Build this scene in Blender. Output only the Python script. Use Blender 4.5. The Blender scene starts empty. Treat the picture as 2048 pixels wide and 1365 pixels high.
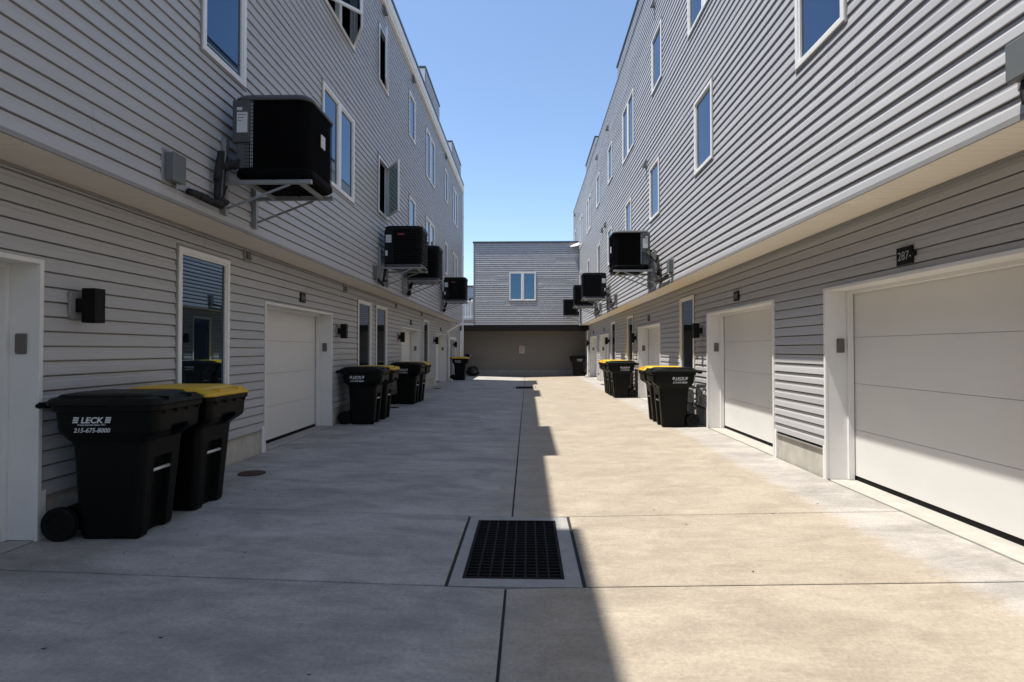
import bpy, bmesh, math, random
from mathutils import Vector, Matrix
random.seed(7)
S = bpy.context.scene
C = S.collection
R = math.radians

# ------------------------------------------------------------------ camera
cam_d = bpy.data.cameras.new("camera")
cam = bpy.data.objects.new("camera", cam_d); C.objects.link(cam)
cam_d.sensor_width = 36.0
cam_d.lens = 19.51
cam_d.clip_start = 0.05; cam_d.clip_end = 4000
cam.location = (0, 0, 1.52)
cam.rotation_euler = (R(90.903), 0, R(1.600))
S.camera = cam

# ------------------------------------------------------------------ sky, sun, exposure
SUN_TO = Vector((-1.0, -0.20, 2.87)).normalized()
el = math.asin(SUN_TO.z)
az = math.atan2(SUN_TO.x, SUN_TO.y)
W = bpy.data.worlds.new("World"); S.world = W; W.use_nodes = True
nt = W.node_tree; nt.nodes.clear()
wo = nt.nodes.new("ShaderNodeOutputWorld"); bg = nt.nodes.new("ShaderNodeBackground")
sk = nt.nodes.new("ShaderNodeTexSky"); sk.sky_type = 'NISHITA'; sk.sun_disc = False
sk.sun_elevation = el; sk.sun_rotation = az
sk.air_density = 1.0; sk.dust_density = 0.6; sk.ozone_density = 2.6; sk.altitude = 0
nt.links.new(sk.outputs[0], bg.inputs[0]); bg.inputs[1].default_value = 0.117
nt.links.new(bg.outputs[0], wo.inputs[0])
sun_d = bpy.data.lights.new("sun", 'SUN'); sun = bpy.data.objects.new("sun", sun_d); C.objects.link(sun)
sun_d.energy = 3.7; sun_d.angle = R(0.53); sun_d.color = (1.0, 0.95, 0.87)
sun.rotation_euler = SUN_TO.to_track_quat('Z', 'Y').to_euler()
sun.location = (-20, 0, 40)
S.view_settings.view_transform = 'Standard'; S.view_settings.look = 'None'
S.view_settings.exposure = 0.97; S.view_settings.gamma = 1.0
S.view_settings.use_curve_mapping = False
S.render.engine = 'CYCLES'
S.cycles.use_denoising = True
S.cycles.caustics_reflective = False; S.cycles.caustics_refractive = False
S.cycles.max_bounces = 8; S.cycles.diffuse_bounces = 5; S.cycles.glossy_bounces = 4
S.cycles.sample_clamp_indirect = 6.0

# ------------------------------------------------------------------ materials
def mat(name, col, rough=0.6, metal=0.0, ior=1.5, spec=0.5, noise=0.0, nscale=6.0, bump=0.0, bscale=80.0, stretch=(1, 1, 1), dirt=None):
    m = bpy.data.materials.new(name); m.use_nodes = True
    t = m.node_tree; b = t.nodes["Principled BSDF"]
    b.inputs["Base Color"].default_value = (*col, 1); b.inputs["Roughness"].default_value = rough
    b.inputs["Metallic"].default_value = metal; b.inputs["IOR"].default_value = ior
    b.inputs["Specular IOR Level"].default_value = spec
    tc = t.nodes.new("ShaderNodeTexCoord"); mp = t.nodes.new("ShaderNodeMapping")
    mp.inputs["Scale"].default_value = stretch
    t.links.new(tc.outputs["Object"], mp.inputs[0])
    if noise > 0:
        n = t.nodes.new("ShaderNodeTexNoise"); n.inputs["Scale"].default_value = nscale
        n.inputs["Detail"].default_value = 8; n.inputs["Roughness"].default_value = 0.65
        t.links.new(mp.outputs[0], n.inputs["Vector"])
        r = t.nodes.new("ShaderNodeMapRange"); r.inputs[1].default_value = 0.25; r.inputs[2].default_value = 0.75
        r.inputs[3].default_value = 1 - noise; r.inputs[4].default_value = 1 + noise * 0.6
        t.links.new(n.outputs[0], r.inputs[0])
        mx = t.nodes.new("ShaderNodeMix"); mx.data_type = 'RGBA'; mx.blend_type = 'MULTIPLY'
        mx.inputs[0].default_value = 1; mx.inputs[6].default_value = (*col, 1)
        t.links.new(r.outputs[0], mx.inputs[7]); t.links.new(mx.outputs[2], b.inputs["Base Color"])
        r2 = t.nodes.new("ShaderNodeMapRange"); r2.inputs[3].default_value = max(0, rough - 0.12); r2.inputs[4].default_value = min(1, rough + 0.12)
        t.links.new(n.outputs[0], r2.inputs[0]); t.links.new(r2.outputs[0], b.inputs["Roughness"])
    if bump > 0:
        n2 = t.nodes.new("ShaderNodeTexNoise"); n2.inputs["Scale"].default_value = bscale; n2.inputs["Detail"].default_value = 5
        t.links.new(mp.outputs[0], n2.inputs["Vector"])
        bp = t.nodes.new("ShaderNodeBump"); bp.inputs["Strength"].default_value = bump; bp.inputs["Distance"].default_value = 0.01
        t.links.new(n2.outputs[0], bp.inputs["Height"]); t.links.new(bp.outputs[0], b.inputs["Normal"])
    return m

def concrete_slab():
    m = bpy.data.materials.new("driveway_concrete"); m.use_nodes = True
    t = m.node_tree; b = t.nodes["Principled BSDF"]; N = t.nodes.new; L = t.links.new
    tc = N("ShaderNodeTexCoord"); P = tc.outputs["Object"]
    sep = N("ShaderNodeSeparateXYZ"); L(P, sep.inputs[0])
    def noise(scale, st=(1, 1, 1), detail=6, rough=0.6, dist=0.0):
        mp = N("ShaderNodeMapping"); mp.inputs["Scale"].default_value = st; L(P, mp.inputs[0])
        n = N("ShaderNodeTexNoise"); n.inputs["Scale"].default_value = scale; n.inputs["Detail"].default_value = detail
        n.inputs["Roughness"].default_value = rough; n.inputs["Distortion"].default_value = dist; L(mp.outputs[0], n.inputs["Vector"]); return n.outputs[0]
    def rng(v, a, c, lo=0.0, hi=1.0):
        r = N("ShaderNodeMapRange"); r.inputs[1].default_value = a; r.inputs[2].default_value = c
        r.inputs[3].default_value = lo; r.inputs[4].default_value = hi; L(v, r.inputs[0]); return r.outputs[0]
    def math_(op, a, c):
        q = N("ShaderNodeMath"); q.operation = op
        for i, v in enumerate((a, c)):
            if isinstance(v, (int, float)): q.inputs[i].default_value = v
            else: L(v, q.inputs[i])
        return q.outputs[0]
    def mix(f, a, c, bt='MIX'):
        q = N("ShaderNodeMix"); q.data_type = 'RGBA'; q.blend_type = bt
        if isinstance(f, (int, float)): q.inputs[0].default_value = f
        else: L(f, q.inputs[0])
        for i, v in ((6, a), (7, c)):
            if isinstance(v, tuple): q.inputs[i].default_value = (*v, 1)
            else: L(v, q.inputs[i])
        return q.outputs[2]
    big = noise(0.55, detail=4); mid = noise(1.6, (0.7, 1.6, 1), 7, 0.65, 0.6)
    streak = noise(1.9, (0.8, 2.7, 1), 9, 0.68, 1.4); fine = noise(42, detail=6, rough=0.7); vfine = noise(260, detail=2)
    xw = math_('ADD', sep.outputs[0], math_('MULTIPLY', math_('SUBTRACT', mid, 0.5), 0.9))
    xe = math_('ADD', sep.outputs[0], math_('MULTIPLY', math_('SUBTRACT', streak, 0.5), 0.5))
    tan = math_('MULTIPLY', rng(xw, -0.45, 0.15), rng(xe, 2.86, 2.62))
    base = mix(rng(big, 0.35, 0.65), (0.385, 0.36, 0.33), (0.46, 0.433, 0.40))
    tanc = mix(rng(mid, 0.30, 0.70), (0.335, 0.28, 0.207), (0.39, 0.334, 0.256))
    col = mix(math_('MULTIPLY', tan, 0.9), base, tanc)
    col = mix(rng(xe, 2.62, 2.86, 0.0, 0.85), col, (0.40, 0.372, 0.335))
    st = rng(streak, 0.30, 0.62, 0.94, 1.03); col = mix(1.0, col, st, 'MULTIPLY')
    st2 = rng(mid, 0.34, 0.60, 0.72, 1.08); st2b = rng(mid, 0.30, 0.60, 0.93, 1.02)
    q = N("ShaderNodeMix"); q.data_type = 'FLOAT'; L(tan, q.inputs[0]); L(st2, q.inputs[2]); L(st2b, q.inputs[3])
    col = mix(1.0, col, q.outputs[0], 'MULTIPLY')
    blot = noise(3.4, (0.8, 1.3, 1), 8, 0.7, 0.9); col = mix(1.0, col, rng(blot, 0.34, 0.62, 0.86, 1.04), 'MULTIPLY')
    broom = noise(11, (0.35, 5.0, 1), 5, 0.7, 0.3); col = mix(1.0, col, rng(broom, 0.3, 0.7, 0.93, 1.05), 'MULTIPLY')
    st3 = rng(fine, 0.3, 0.7, 0.80, 1.10); col = mix(1.0, col, st3, 'MULTIPLY')
    spots = noise(7.0, detail=3); sp = rng(spots, 0.70, 0.78, 1.0, 0.72); col = mix(1.0, col, sp, 'MULTIPLY')
    grit = rng(vfine, 0.30, 0.62, 0.86, 1.07); col = mix(1.0, col, grit, 'MULTIPLY')
    pit = N("ShaderNodeTexVoronoi"); pit.inputs["Scale"].default_value = 26; L(P, pit.inputs["Vector"])
    pk = math_('MULTIPLY', rng(pit.outputs["Distance"], 0.14, 0.07), rng(noise(5.0, detail=3), 0.54, 0.64)); col = mix(math_('MULTIPLY', pk, 0.55), col, (0.10, 0.095, 0.09))
    drip = N("ShaderNodeTexVoronoi"); drip.inputs["Scale"].default_value = 1.3; L(P, drip.inputs["Vector"])
    dk = math_('MULTIPLY', rng(math_('ADD', drip.outputs["Distance"], math_('MULTIPLY', math_('SUBTRACT', fine, 0.5), 0.12)), 0.13, 0.05), rng(noise(0.9, detail=1), 0.5, 0.62)); col = mix(math_('MULTIPLY', dk, 0.35), col, (0.09, 0.085, 0.085))
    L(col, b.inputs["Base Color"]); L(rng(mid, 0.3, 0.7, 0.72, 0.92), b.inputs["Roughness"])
    b.inputs["Specular IOR Level"].default_value = 0.3
    h = math_('ADD', math_('MULTIPLY', fine, 0.6), math_('MULTIPLY', vfine, 0.5))
    bp = N("ShaderNodeBump"); bp.inputs["Strength"].default_value = 0.25; bp.inputs["Distance"].default_value = 0.004
    L(h, bp.inputs["Height"]); L(bp.outputs[0], b.inputs["Normal"])
    return m

M = {
 'siding': mat("grey_vinyl_siding", (0.445, 0.445, 0.452), 0.5, noise=0.10, nscale=1.2, bump=0.03, bscale=140, stretch=(3, .25, 3)),
 'soffit': mat("cream_soffit", (0.85, 0.785, 0.675), 0.6, noise=0.05, nscale=2),
 'trimgrey': mat("grey_trim", (0.26, 0.255, 0.25), 0.55, noise=0.08),
 'white': mat("white_vinyl", (0.82, 0.82, 0.80), 0.45, noise=0.05, nscale=3),
 'doorwhite': mat("white_door_paint", (0.73, 0.72, 0.695), 0.6, noise=0.05, nscale=1.4, bump=0.07, bscale=90, stretch=(1, 1, 2.4)),
 'jamb': mat("white_jamb_paint", (0.75, 0.74, 0.72), 0.55, noise=0.08, nscale=2.2),
 'glass': mat("window_glass", (0.006, 0.008, 0.012), 0.0, ior=2.4),
 'dark': mat("dark_interior", (0.02, 0.02, 0.022), 0.9),
 'black': mat("black_metal", (0.003, 0.003, 0.0033), 0.5, noise=0.1, spec=0.2),
 'beam': mat("dark_bronze_beam", (0.012, 0.011, 0.010), 0.6, spec=0.2, noise=0.12),
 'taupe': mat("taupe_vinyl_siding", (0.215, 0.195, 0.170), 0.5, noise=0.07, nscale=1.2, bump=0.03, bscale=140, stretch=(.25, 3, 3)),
 'rubber': mat("black_rubber", (0.005, 0.005, 0.005), 0.8, spec=0.2),
 'found': mat("foundation_concrete", (0.50, 0.475, 0.42), 0.9, noise=0.28, nscale=5, bump=0.35, bscale=30, stretch=(1, 1, .5)),
 'thresh': mat("threshold_concrete", (0.40, 0.38, 0.34), 0.9, noise=0.2, nscale=6, bump=0.2, bscale=50),
 'slab': concrete_slab(),
 'apron': mat("drain_apron_concrete", (0.33, 0.32, 0.30), 0.9, noise=0.25, nscale=5, bump=0.25, bscale=45),
 'joint': mat("joint_sealant", (0.022, 0.021, 0.02), 0.85, noise=0.2),
 'iron': mat("cast_iron", (0.012, 0.0095, 0.0085), 0.75, spec=0.2, noise=0.3, nscale=20),
 'rust': mat("rusty_iron", (0.075, 0.030, 0.018), 0.8, noise=0.35, nscale=30, bump=0.4, bscale=60),
 'binbody': mat("black_green_plastic", (0.003, 0.0034, 0.0026), 0.46, spec=0.15, noise=0.18, nscale=4, bump=0.05, bscale=160),
 'liddark': mat("dark_green_plastic", (0.0065, 0.008, 0.007), 0.45, spec=0.15, noise=0.2, nscale=5, bump=0.05, bscale=160),
 'lidyellow': mat("yellow_plastic", (0.66, 0.40, 0.018), 0.42, noise=0.08, nscale=5),
 'silver': mat("grey_metal_bar", (0.62, 0.62, 0.60), 0.35, metal=0.4),
 'print': mat("white_print", (0.70, 0.72, 0.74), 0.6),
 'acblack': mat("black_mesh_guard", (0.0022, 0.0022, 0.0024), 0.7, noise=0.15, spec=0.08),
 'louvre': mat("black_louvre_paint", (0.003, 0.003, 0.0032), 0.5, noise=0.15, spec=0.14),
 'acgrey': mat("dark_grey_sheet_metal", (0.068, 0.070, 0.073), 0.45, noise=0.06),
 'label': mat("paper_label", (0.55, 0.56, 0.58), 0.6),
 'labelink': mat("label_ink", (0.10, 0.10, 0.12), 0.7),
 'labelred': mat("red_label", (0.22, 0.03, 0.035), 0.5),
 'galv': mat("galvanised_steel", (0.32, 0.33, 0.335), 0.45, metal=0.55, noise=0.12, nscale=8),
 'boxgrey': mat("grey_electrical_box", (0.135, 0.148, 0.148), 0.5, noise=0.06),
 'hose': mat("black_pipe_insulation", (0.010, 0.010, 0.010), 0.8, bump=0.3, bscale=30),
 'keypad': mat("brown_plastic", (0.13, 0.115, 0.105), 0.5),
 'plaque': mat("black_plaque", (0.003, 0.003, 0.003), 0.4, spec=0.2),
 'digit': mat("grey_digit", (0.32, 0.32, 0.33), 0.5),
 'roof': mat("roof_membrane", (0.12, 0.12, 0.125), 0.8, noise=0.1),
 'cap': mat("dark_metal_cap", (0.07, 0.085, 0.11), 0.4, metal=0.3),
 'signboard': mat("sign_board", (0.55, 0.50, 0.49), 0.6),
 'bag': mat("black_bin_liner", (0.008, 0.008, 0.008), 0.3, bump=0.5, bscale=14),
 'leaf': mat("dry_leaf", (0.05, 0.035, 0.022), 0.9),
 'earth': mat("earth", (0.16, 0.14, 0.11), 0.95, noise=0.2, nscale=0.3),
}

M['glass'].node_tree.nodes["Principled BSDF"].inputs["Specular Tint"].default_value = (0.42, 0.68, 1.0, 1)
def clear_glass():
    m = bpy.data.materials.new("clear_glass"); m.use_nodes = True; t = m.node_tree; t.nodes.clear()
    o = t.nodes.new("ShaderNodeOutputMaterial"); a = t.nodes.new("ShaderNodeBsdfTransparent"); g_ = t.nodes.new("ShaderNodeBsdfGlossy")
    a.inputs[0].default_value = (.26, .33, .31, 1); g_.inputs["Roughness"].default_value = 0.0
    mx = t.nodes.new("ShaderNodeMixShader")
    geo = t.nodes.new('ShaderNodeLayerWeight'); geo.inputs[0].default_value = 0.25; t.links.new(geo.outputs[0], mx.inputs[0]); t.links.new(a.outputs[0], mx.inputs[1]); t.links.new(g_.outputs[0], mx.inputs[2]); t.links.new(mx.outputs[0], o.inputs[0])
    return m
M['clear'] = clear_glass()
M['alum'] = mat("coil_aluminium", (0.50, 0.53, 0.56), 0.5, metal=0.2)

# ------------------------------------------------------------------ helpers
class MB:
    def __init__(s): s.v = []; s.f = []
    def add(s, vs, fs):
        n = len(s.v); s.v += [tuple(v) for v in vs]; s.f += [tuple(i + n for i in f) for f in fs]; return s
    def box(s, x0, x1, y0, y1, z0, z1):
        return s.hexa([(x0, y0, z0), (x1, y0, z0), (x1, y1, z0), (x0, y1, z0), (x0, y0, z1), (x1, y0, z1), (x1, y1, z1), (x0, y1, z1)])
    def hexa(s, p):
        return s.add(p, [(0, 3, 2, 1), (4, 5, 6, 7), (0, 1, 5, 4), (1, 2, 6, 5), (2, 3, 7, 6), (3, 0, 4, 7)])
    def quad(s, a, b, c, d): return s.add([a, b, c, d], [(0, 1, 2, 3)])
    def loft(s, rings, cap=True):
        n = len(rings[0]); base = len(s.v)
        for r in rings: s.v += [tuple(p) for p in r]
        for i in range(len(rings) - 1):
            for k in range(n):
                a = base + i * n + k; b = base + i * n + (k + 1) % n
                s.f.append((a, b, b + n, a + n))
        if cap:
            s.f.append(tuple(base + k for k in reversed(range(n))))
            s.f.append(tuple(base + (len(rings) - 1) * n + k for k in range(n)))
        return s
    def tube(s, pts, r, n=8):
        pts = [Vector(p) for p in pts]; rings = []
        rs = r if isinstance(r, (list, tuple)) else [r] * len(pts)
        prev = None
        for i, p in enumerate(pts):
            d = (pts[min(i + 1, len(pts) - 1)] - pts[max(i - 1, 0)]).normalized()
            a = prev if prev is not None else (Vector((0, 0, 1)) if abs(d.z) < 0.9 else Vector((1, 0, 0)))
            e1 = (a - d * a.dot(d)).normalized(); e2 = d.cross(e1); prev = e1
            rings.append([p + (e1 * math.cos(2 * math.pi * k / n) + e2 * math.sin(2 * math.pi * k / n)) * rs[i] for k in range(n)])
        return s.loft(rings)
    def bar(s, a, b, w, h):                       # square bar from a to b
        a = Vector(a); b = Vector(b); d = (b - a).normalized()
        u = Vector((0, 1, 0)) if abs(d.y) < 0.9 else Vector((1, 0, 0))
        e1 = (u - d * u.dot(d)).normalized(); e2 = d.cross(e1)
        q = [(-w, -h), (w, -h), (w, h), (-w, h)]
        return s.loft([[p + e1 * (i / 2) + e2 * (j / 2) for i, j in q] for p in (a, b)])
    def build(s, name, m, parent=None, bevel=0, smooth=False, org=None, segs=2, fix=True):
        me = bpy.data.meshes.new(name)
        o3 = Vector(org) if org is not None else (parent_world(parent) if parent else Vector((0, 0, 0)))
        me.from_pydata([tuple(Vector(v) - o3) for v in s.v], [], s.f); me.materials.append(M[m] if isinstance(m, str) else m)
        if fix:
            b = bmesh.new(); b.from_mesh(me); bmesh.ops.recalc_face_normals(b, faces=b.faces); b.to_mesh(me); b.free()
        if smooth:
            for p in me.polygons: p.use_smooth = True
        o = bpy.data.objects.new(name, me); C.objects.link(o)
        if parent: o.parent = parent
        else: o.location = o3
        if bevel:
            md = o.modifiers.new("bevel", 'BEVEL'); md.width = bevel; md.segments = segs; md.limit_method = 'ANGLE'; md.angle_limit = R(40)
        return o

def parent_world(o):
    v = Vector((0, 0, 0))
    while o: v += o.location; o = o.parent
    return v
def thing(name, label, cat, loc=(0, 0, 0), rz=0, group=None):
    o = bpy.data.objects.new(name, None); C.objects.link(o); o.empty_display_size = 0.1
    o.location = loc; o.rotation_euler = (0, 0, rz); o['label'] = label; o['category'] = cat
    if group: o['group'] = group
    return o
def tag(o, label, cat, group=None):
    o['label'] = label; o['category'] = cat
    if group: o['group'] = group
    return o
def copy_tree(o, parent=None):
    c = o.copy(); C.objects.link(c); c.parent = parent
    for ch in list(o.children): copy_tree(ch, c)
    return c
def dup(root, loc, label, rz=None):
    c = copy_tree(root); c.location = loc; c['label'] = label
    if rz is not None: c.rotation_euler = (0, 0, rz)
    return c
def rrect(x0, x1, y0, y1, r, z, n=5):
    p = []
    for cx, cy, a in ((x1 - r, y0 + r, -90), (x1 - r, y1 - r, 0), (x0 + r, y1 - r, 90), (x0 + r, y0 + r, 180)):
        for k in range(n + 1):
            t = R(a + 90 * k / n); p.append((cx + r * math.cos(t), cy + r * math.sin(t), z))
    return p
def text_mesh(body, size, shear=0.0, bold=0.0, align='CENTER'):
    cu = bpy.data.curves.new("lettering", 'FONT'); cu.body = body; cu.size = size; cu.shear = shear; cu.offset = bold
    cu.align_x = align; cu.extrude = 0.0006; cu.resolution_u = 3
    o = bpy.data.objects.new("lettering", cu); C.objects.link(o)
    dg = bpy.context.evaluated_depsgraph_get(); dg.update()
    me = bpy.data.meshes.new_from_object(o.evaluated_get(dg)); vs = [v.co.copy() for v in me.vertices]; fs = [tuple(p.vertices) for p in me.polygons]
    bpy.data.objects.remove(o); bpy.data.curves.remove(cu); bpy.data.meshes.remove(me)
    return vs, fs
def pbox(mb, pl, u0, u1, o0, o1, z0, z1):
    return mb.hexa([pl(u0, o0, z0), pl(u1, o0, z0), pl(u1, o1, z0), pl(u0, o1, z0), pl(u0, o0, z1), pl(u1, o0, z1), pl(u1, o1, z1), pl(u0, o1, z1)])

XUL, XLL, XUR, XLR = -3.17, -3.70, 2.83, 3.33
CX = -0.14
def gz(x): return 0.0246 * abs(x - CX)
def PUL(u, o, z): return (XUL + o, u, z)
def PLL(u, o, z): return (XLL + o, u, z)
def PUR(u, o, z): return (XUR - o, u, z)
def PLR(u, o, z): return (XLR - o, u, z)

COURSE = 0.1143
def siding(pl, u0, u1, z0, z1, holes=(), seed=1, wob=1.0):
    rnd = random.Random(seed); mb = MB()
    ncourse = int(math.ceil((z1 - z0) / COURSE)); cuts = sorted({h[2] for h in holes} | {h[3] for h in holes})
    for pi in range(0, ncourse, 2):
        L = 3.66; u = u0 - rnd.uniform(0, L); joints = [u0]
        while u < u1:
            if u > u0 + 0.3 and u < u1 - 0.3: joints.append(u)
            u += L
        joints.append(u1)
        for a, b in zip(joints[:-1], joints[1:]):
            off = rnd.uniform(0, 0.0018) * wob; k = rnd.uniform(0.88, 1.12)
            for c in (0, 1):
                i = pi + c
                if i >= ncourse: break
                zb = z0 + i * COURSE
                d = (0.0130 if c else 0.0115) * k; ft = (0.0066 if c else 0.0076)
                # profile: lip underside, lip, face, cove, recess, open lap behind the next lip
                prof = [(0.0, -0.030), (0.0, d), (0.0035, d + 0.0006), (0.060, ft), (0.072, 0.0014), (0.1020, 0.0006), (0.1022, -0.030), (COURSE, -0.030)]
                for (za, oa), (zc, oc) in zip(prof[:-1], prof[1:]):
                    A, Bz = zb + za, zb + zc
                    if A >= z1: continue
                    if Bz > z1: oc = oa + (oc - oa) * (z1 - A) / (Bz - A); Bz = z1
                    zz = [A] + [q for q in cuts if A + 1e-5 < q < Bz - 1e-5] + [Bz]
                    for s0, s1 in zip(zz[:-1], zz[1:]):
                        f0 = oa + (oc - oa) * ((s0 - A) / (Bz - A) if Bz > A else 0); f1 = oa + (oc - oa) * ((s1 - A) / (Bz - A) if Bz > A else 1)
                        zm = (s0 + s1) / 2; seg = [(a, b)]
                        for h in holes:
                            if h[2] < zm < h[3]:
                                ns = []
                                for p, q in seg:
                                    if h[1] <= p or h[0] >= q: ns.append((p, q)); continue
                                    if h[0] > p: ns.append((p, h[0]))
                                    if h[1] < q: ns.append((h[1], q))
                                seg = ns
                        for p, q in seg:
                            mb.quad(pl(p, f0 + off, s0), pl(q, f0 + off, s0), pl(q, f1 + off, s1), pl(p, f1 + off, s1))
    return mb

def window(parent, pl, u0, u1, z0, z1, double=False, opens=(), fw=0.055, channel=True):
    """window part = white frame; sub-parts: grey channel, panes, open sashes"""
    f = MB(); o0, o1 = -0.05, 0.034
    pbox(f, pl, u0, u0 + fw, o0, o1, z0, z1); pbox(f, pl, u1 - fw, u1, o0, o1, z0, z1)
    pbox(f, pl, u0 + fw, u1 - fw, o0, o1 - .001, z0, z0 + fw); pbox(f, pl, u0 + fw, u1 - fw, o0, o1 - .001, z1 - fw, z1)
    lights = [(u0 + fw, u1 - fw)]
    if double:
        um = (u0 + u1) / 2; pbox(f, pl, um - .06, um + .06, o0, o1 - .002, z0 + fw, z1 - fw)
        lights = [(u0 + fw, um - .06), (um + .06, u1 - fw)]
    w = f.build("window", 'white', parent, bevel=0.004)
    if channel:
        c = MB(); e = 0.024
        pbox(c, pl, u0 - e, u0, -.01, .02, z0 - e, z1 + e); pbox(c, pl, u1, u1 + e, -.01, .02, z0 - e, z1 + e)
        pbox(c, pl, u0, u1, -.01, .019, z0 - e, z0); pbox(c, pl, u0, u1, -.01, .019, z1, z1 + e)
        c.build("trim_channel", 'trimgrey', w)
    for i, (a, b) in enumerate(lights):
        op = [q for q in opens if q[0] == i]
        if op:
            _, hinge, ang = op[0]; wid = b - a - .006; s = 1 if hinge == 'far' else -1
            hu = b if hinge == 'far' else a; t = R(ang)
            def sp(du, dn, z, hu=hu, s=s, t=t):        # du from hinge along the sash, dn out of the sash plane
                return pl(hu - s * (du * math.cos(t) - dn * math.sin(t)), 0.03 + du * math.sin(t) + dn * math.cos(t), z)
            m = MB(); sw = .045; za, zb = z0 + fw + .004, z1 - fw - .004
            def sb(mm, d0, d1, n0, n1, q0, q1): mm.hexa([sp(d0, n0, q0), sp(d1, n0, q0), sp(d1, n1, q0), sp(d0, n1, q0), sp(d0, n0, q1), sp(d1, n0, q1), sp(d1, n1, q1), sp(d0, n1, q1)])
            sb(m, 0, sw, -.02, .02, za, zb); sb(m, wid - sw, wid, -.02, .02, za, zb)
            sb(m, sw, wid - sw, -.02, .019, za, za + sw); sb(m, sw, wid - sw, -.02, .019, zb - sw, zb)
            m.build("sash", 'white', w, bevel=0.003)
            g = MB(); g.quad(sp(sw - .005, 0, za + sw - .005), sp(wid - sw + .005, 0, za + sw - .005), sp(wid - sw + .005, 0, zb - sw + .005), sp(sw - .005, 0, zb - sw + .005)); g.build("pane", 'clear', w)
        else:
            g = MB(); pbox(g, pl, a - .01, b + .01, -.012, -.004, z0 + fw - .01, z1 - fw + .01); g.build("pane", 'glass', w)
            d = MB(); r = .022                     # inner sash bead
            pbox(d, pl, a, a + r, -.004, .016, z0 + fw, z1 - fw); pbox(d, pl, b - r, b, -.004, .016, z0 + fw, z1 - fw)
            pbox(d, pl, a + r, b - r, -.004, .0155, z0 + fw, z0 + fw + r); pbox(d, pl, a + r, b - r, -.004, .0155, z1 - fw - r, z1 - fw)
            d.build("sash", 'white', w)
    return w

def garage(parent, pl, u0, u1, zt=2.19, zb=0.09, rec=0.28):
    j = MB(); e = .035
    # jambs, header and the thin casing round the opening
    pbox(j, pl, u0, u0 + .02, -rec - .06, .0, zb, zt); pbox(j, pl, u1 - .02, u1, -rec - .06, .0, zb, zt)
    pbox(j, pl, u0 + .02, u1 - .02, -rec - .06, .0, zt - .02, zt)
    pbox(j, pl, u0 - .012, u0 + e - .012, .0, .028, zb - .03, zt + .012); pbox(j, pl, u1 - e + .012, u1 + .012, .0, .028, zb - .03, zt + .012)
    pbox(j, pl, u0 + e - .012, u1 - e + .012, .0, .0275, zt - e + .012, zt + .012)
    pbox(j, pl, u0 + .02, u0 + .055, -rec + .012, -rec + .075, zb, zt - .02); pbox(j, pl, u1 - .055, u1 - .02, -rec + .012, -rec + .075, zb, zt - .02)
    pbox(j, pl, u0 + .055, u1 - .055, -rec + .012, -rec + .075, zt - .055, zt - .02)
    j.build("door_surround", 'jamb', parent, bevel=0.003)
    d = MB(); zd0, zd1 = zb + .045, zt - .025; n = 4; h = (zd1 - zd0) / n
    for k in range(n):
        pbox(d, pl, u0 + .022, u1 - .022, -rec - .045, -rec, zd0 + k * h + .0018, zd0 + (k + 1) * h - .0018)
    do = d.build("garage_door", 'doorwhite', parent, bevel=0.003)
    g = MB(); pbox(g, pl, u0 + .022, u1 - .022, -rec - .04, -rec - .006, zb - .01, zd0 + .0024)
    g.build("bottom_seal", 'rubber', do)
    b = MB(); pbox(b, pl, u0 + .022, u1 - .022, -rec - .044, -rec - .008, zd0 + .003, zd1); b.build("door_backing", 'trimgrey', do)
    t = MB(); pbox(t, pl, u0 + .001, u1 - .001, -rec - .10, -.012, -.2, zb - .004)
    t.build("threshold", 'thresh', parent, bevel=0.006)
    return do

def soffit_mb(xa, xb, y0, y1, z):
    mb = MB(); p = 0.098; y = y0
    while y < y1:
        e = min(y + p - .010, y1)
        mb.quad((xa, y, z), (xb, y, z), (xb, e, z), (xa, e, z))
        if e < y1:
            mb.quad((xa, e, z), (xb, e, z), (xb, e + .005, z + .008), (xa, e + .005, z + .008))
            mb.quad((xa, e + .005, z + .008), (xb, e + .005, z + .008), (xb, e + .010, z), (xa, e + .010, z))
        y += p
    return mb

# ------------------------------------------------------------------ ground
g = MB(); g.quad((-1500, -1500, -.45), (1500, -1500, -.45), (1500, 1500, -.45), (-1500, 1500, -.45))
go = g.build("ground", 'earth'); go['kind'] = 'structure'

YJ = [-7.25, -3.65, -0.05, 3.565, 5.055, 8.67, 12.27, 15.87, 19.47, 21.50, 22.99, 26.6, 30.2, 33.5]
DR = [(3.565, 5.055, -0.525, 0.365), (21.50, 22.99, -0.56, 0.33)]
slab = MB()
def panel(x0, x1, y0, y1, gx0=.004, gx1=.004, gy=.0085):
    x0 += gx0; x1 -= gx1; y0 += gy; y1 -= gy; e = .007
    xs = [x0, x1]
    top = [(x0 + e, y0 + e, gz(x0)), (x1 - e, y0 + e, gz(x1)), (x1 - e, y1 - e, gz(x1)), (x0 + e, y1 - e, gz(x0))]
    low = [(x0, y0, gz(x0) - .005), (x1, y0, gz(x1) - .005), (x1, y1, gz(x1) - .005), (x0, y1, gz(x0) - .005)]
    bot = [(a, b, -.16) for a, b, c in low]
    n = len(slab.v); slab.v += top + low + bot
    slab.f.append((n, n + 1, n + 2, n + 3))
    for k in range(4):
        q = (k + 1) % 4
        slab.f.append((n + k, n + 4 + k, n + 4 + q, n + q)); slab.f.append((n + 4 + k, n + 8 + k, n + 8 + q, n + 4 + q))
XA, XB = XLL + .012, XLR - .012
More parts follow.
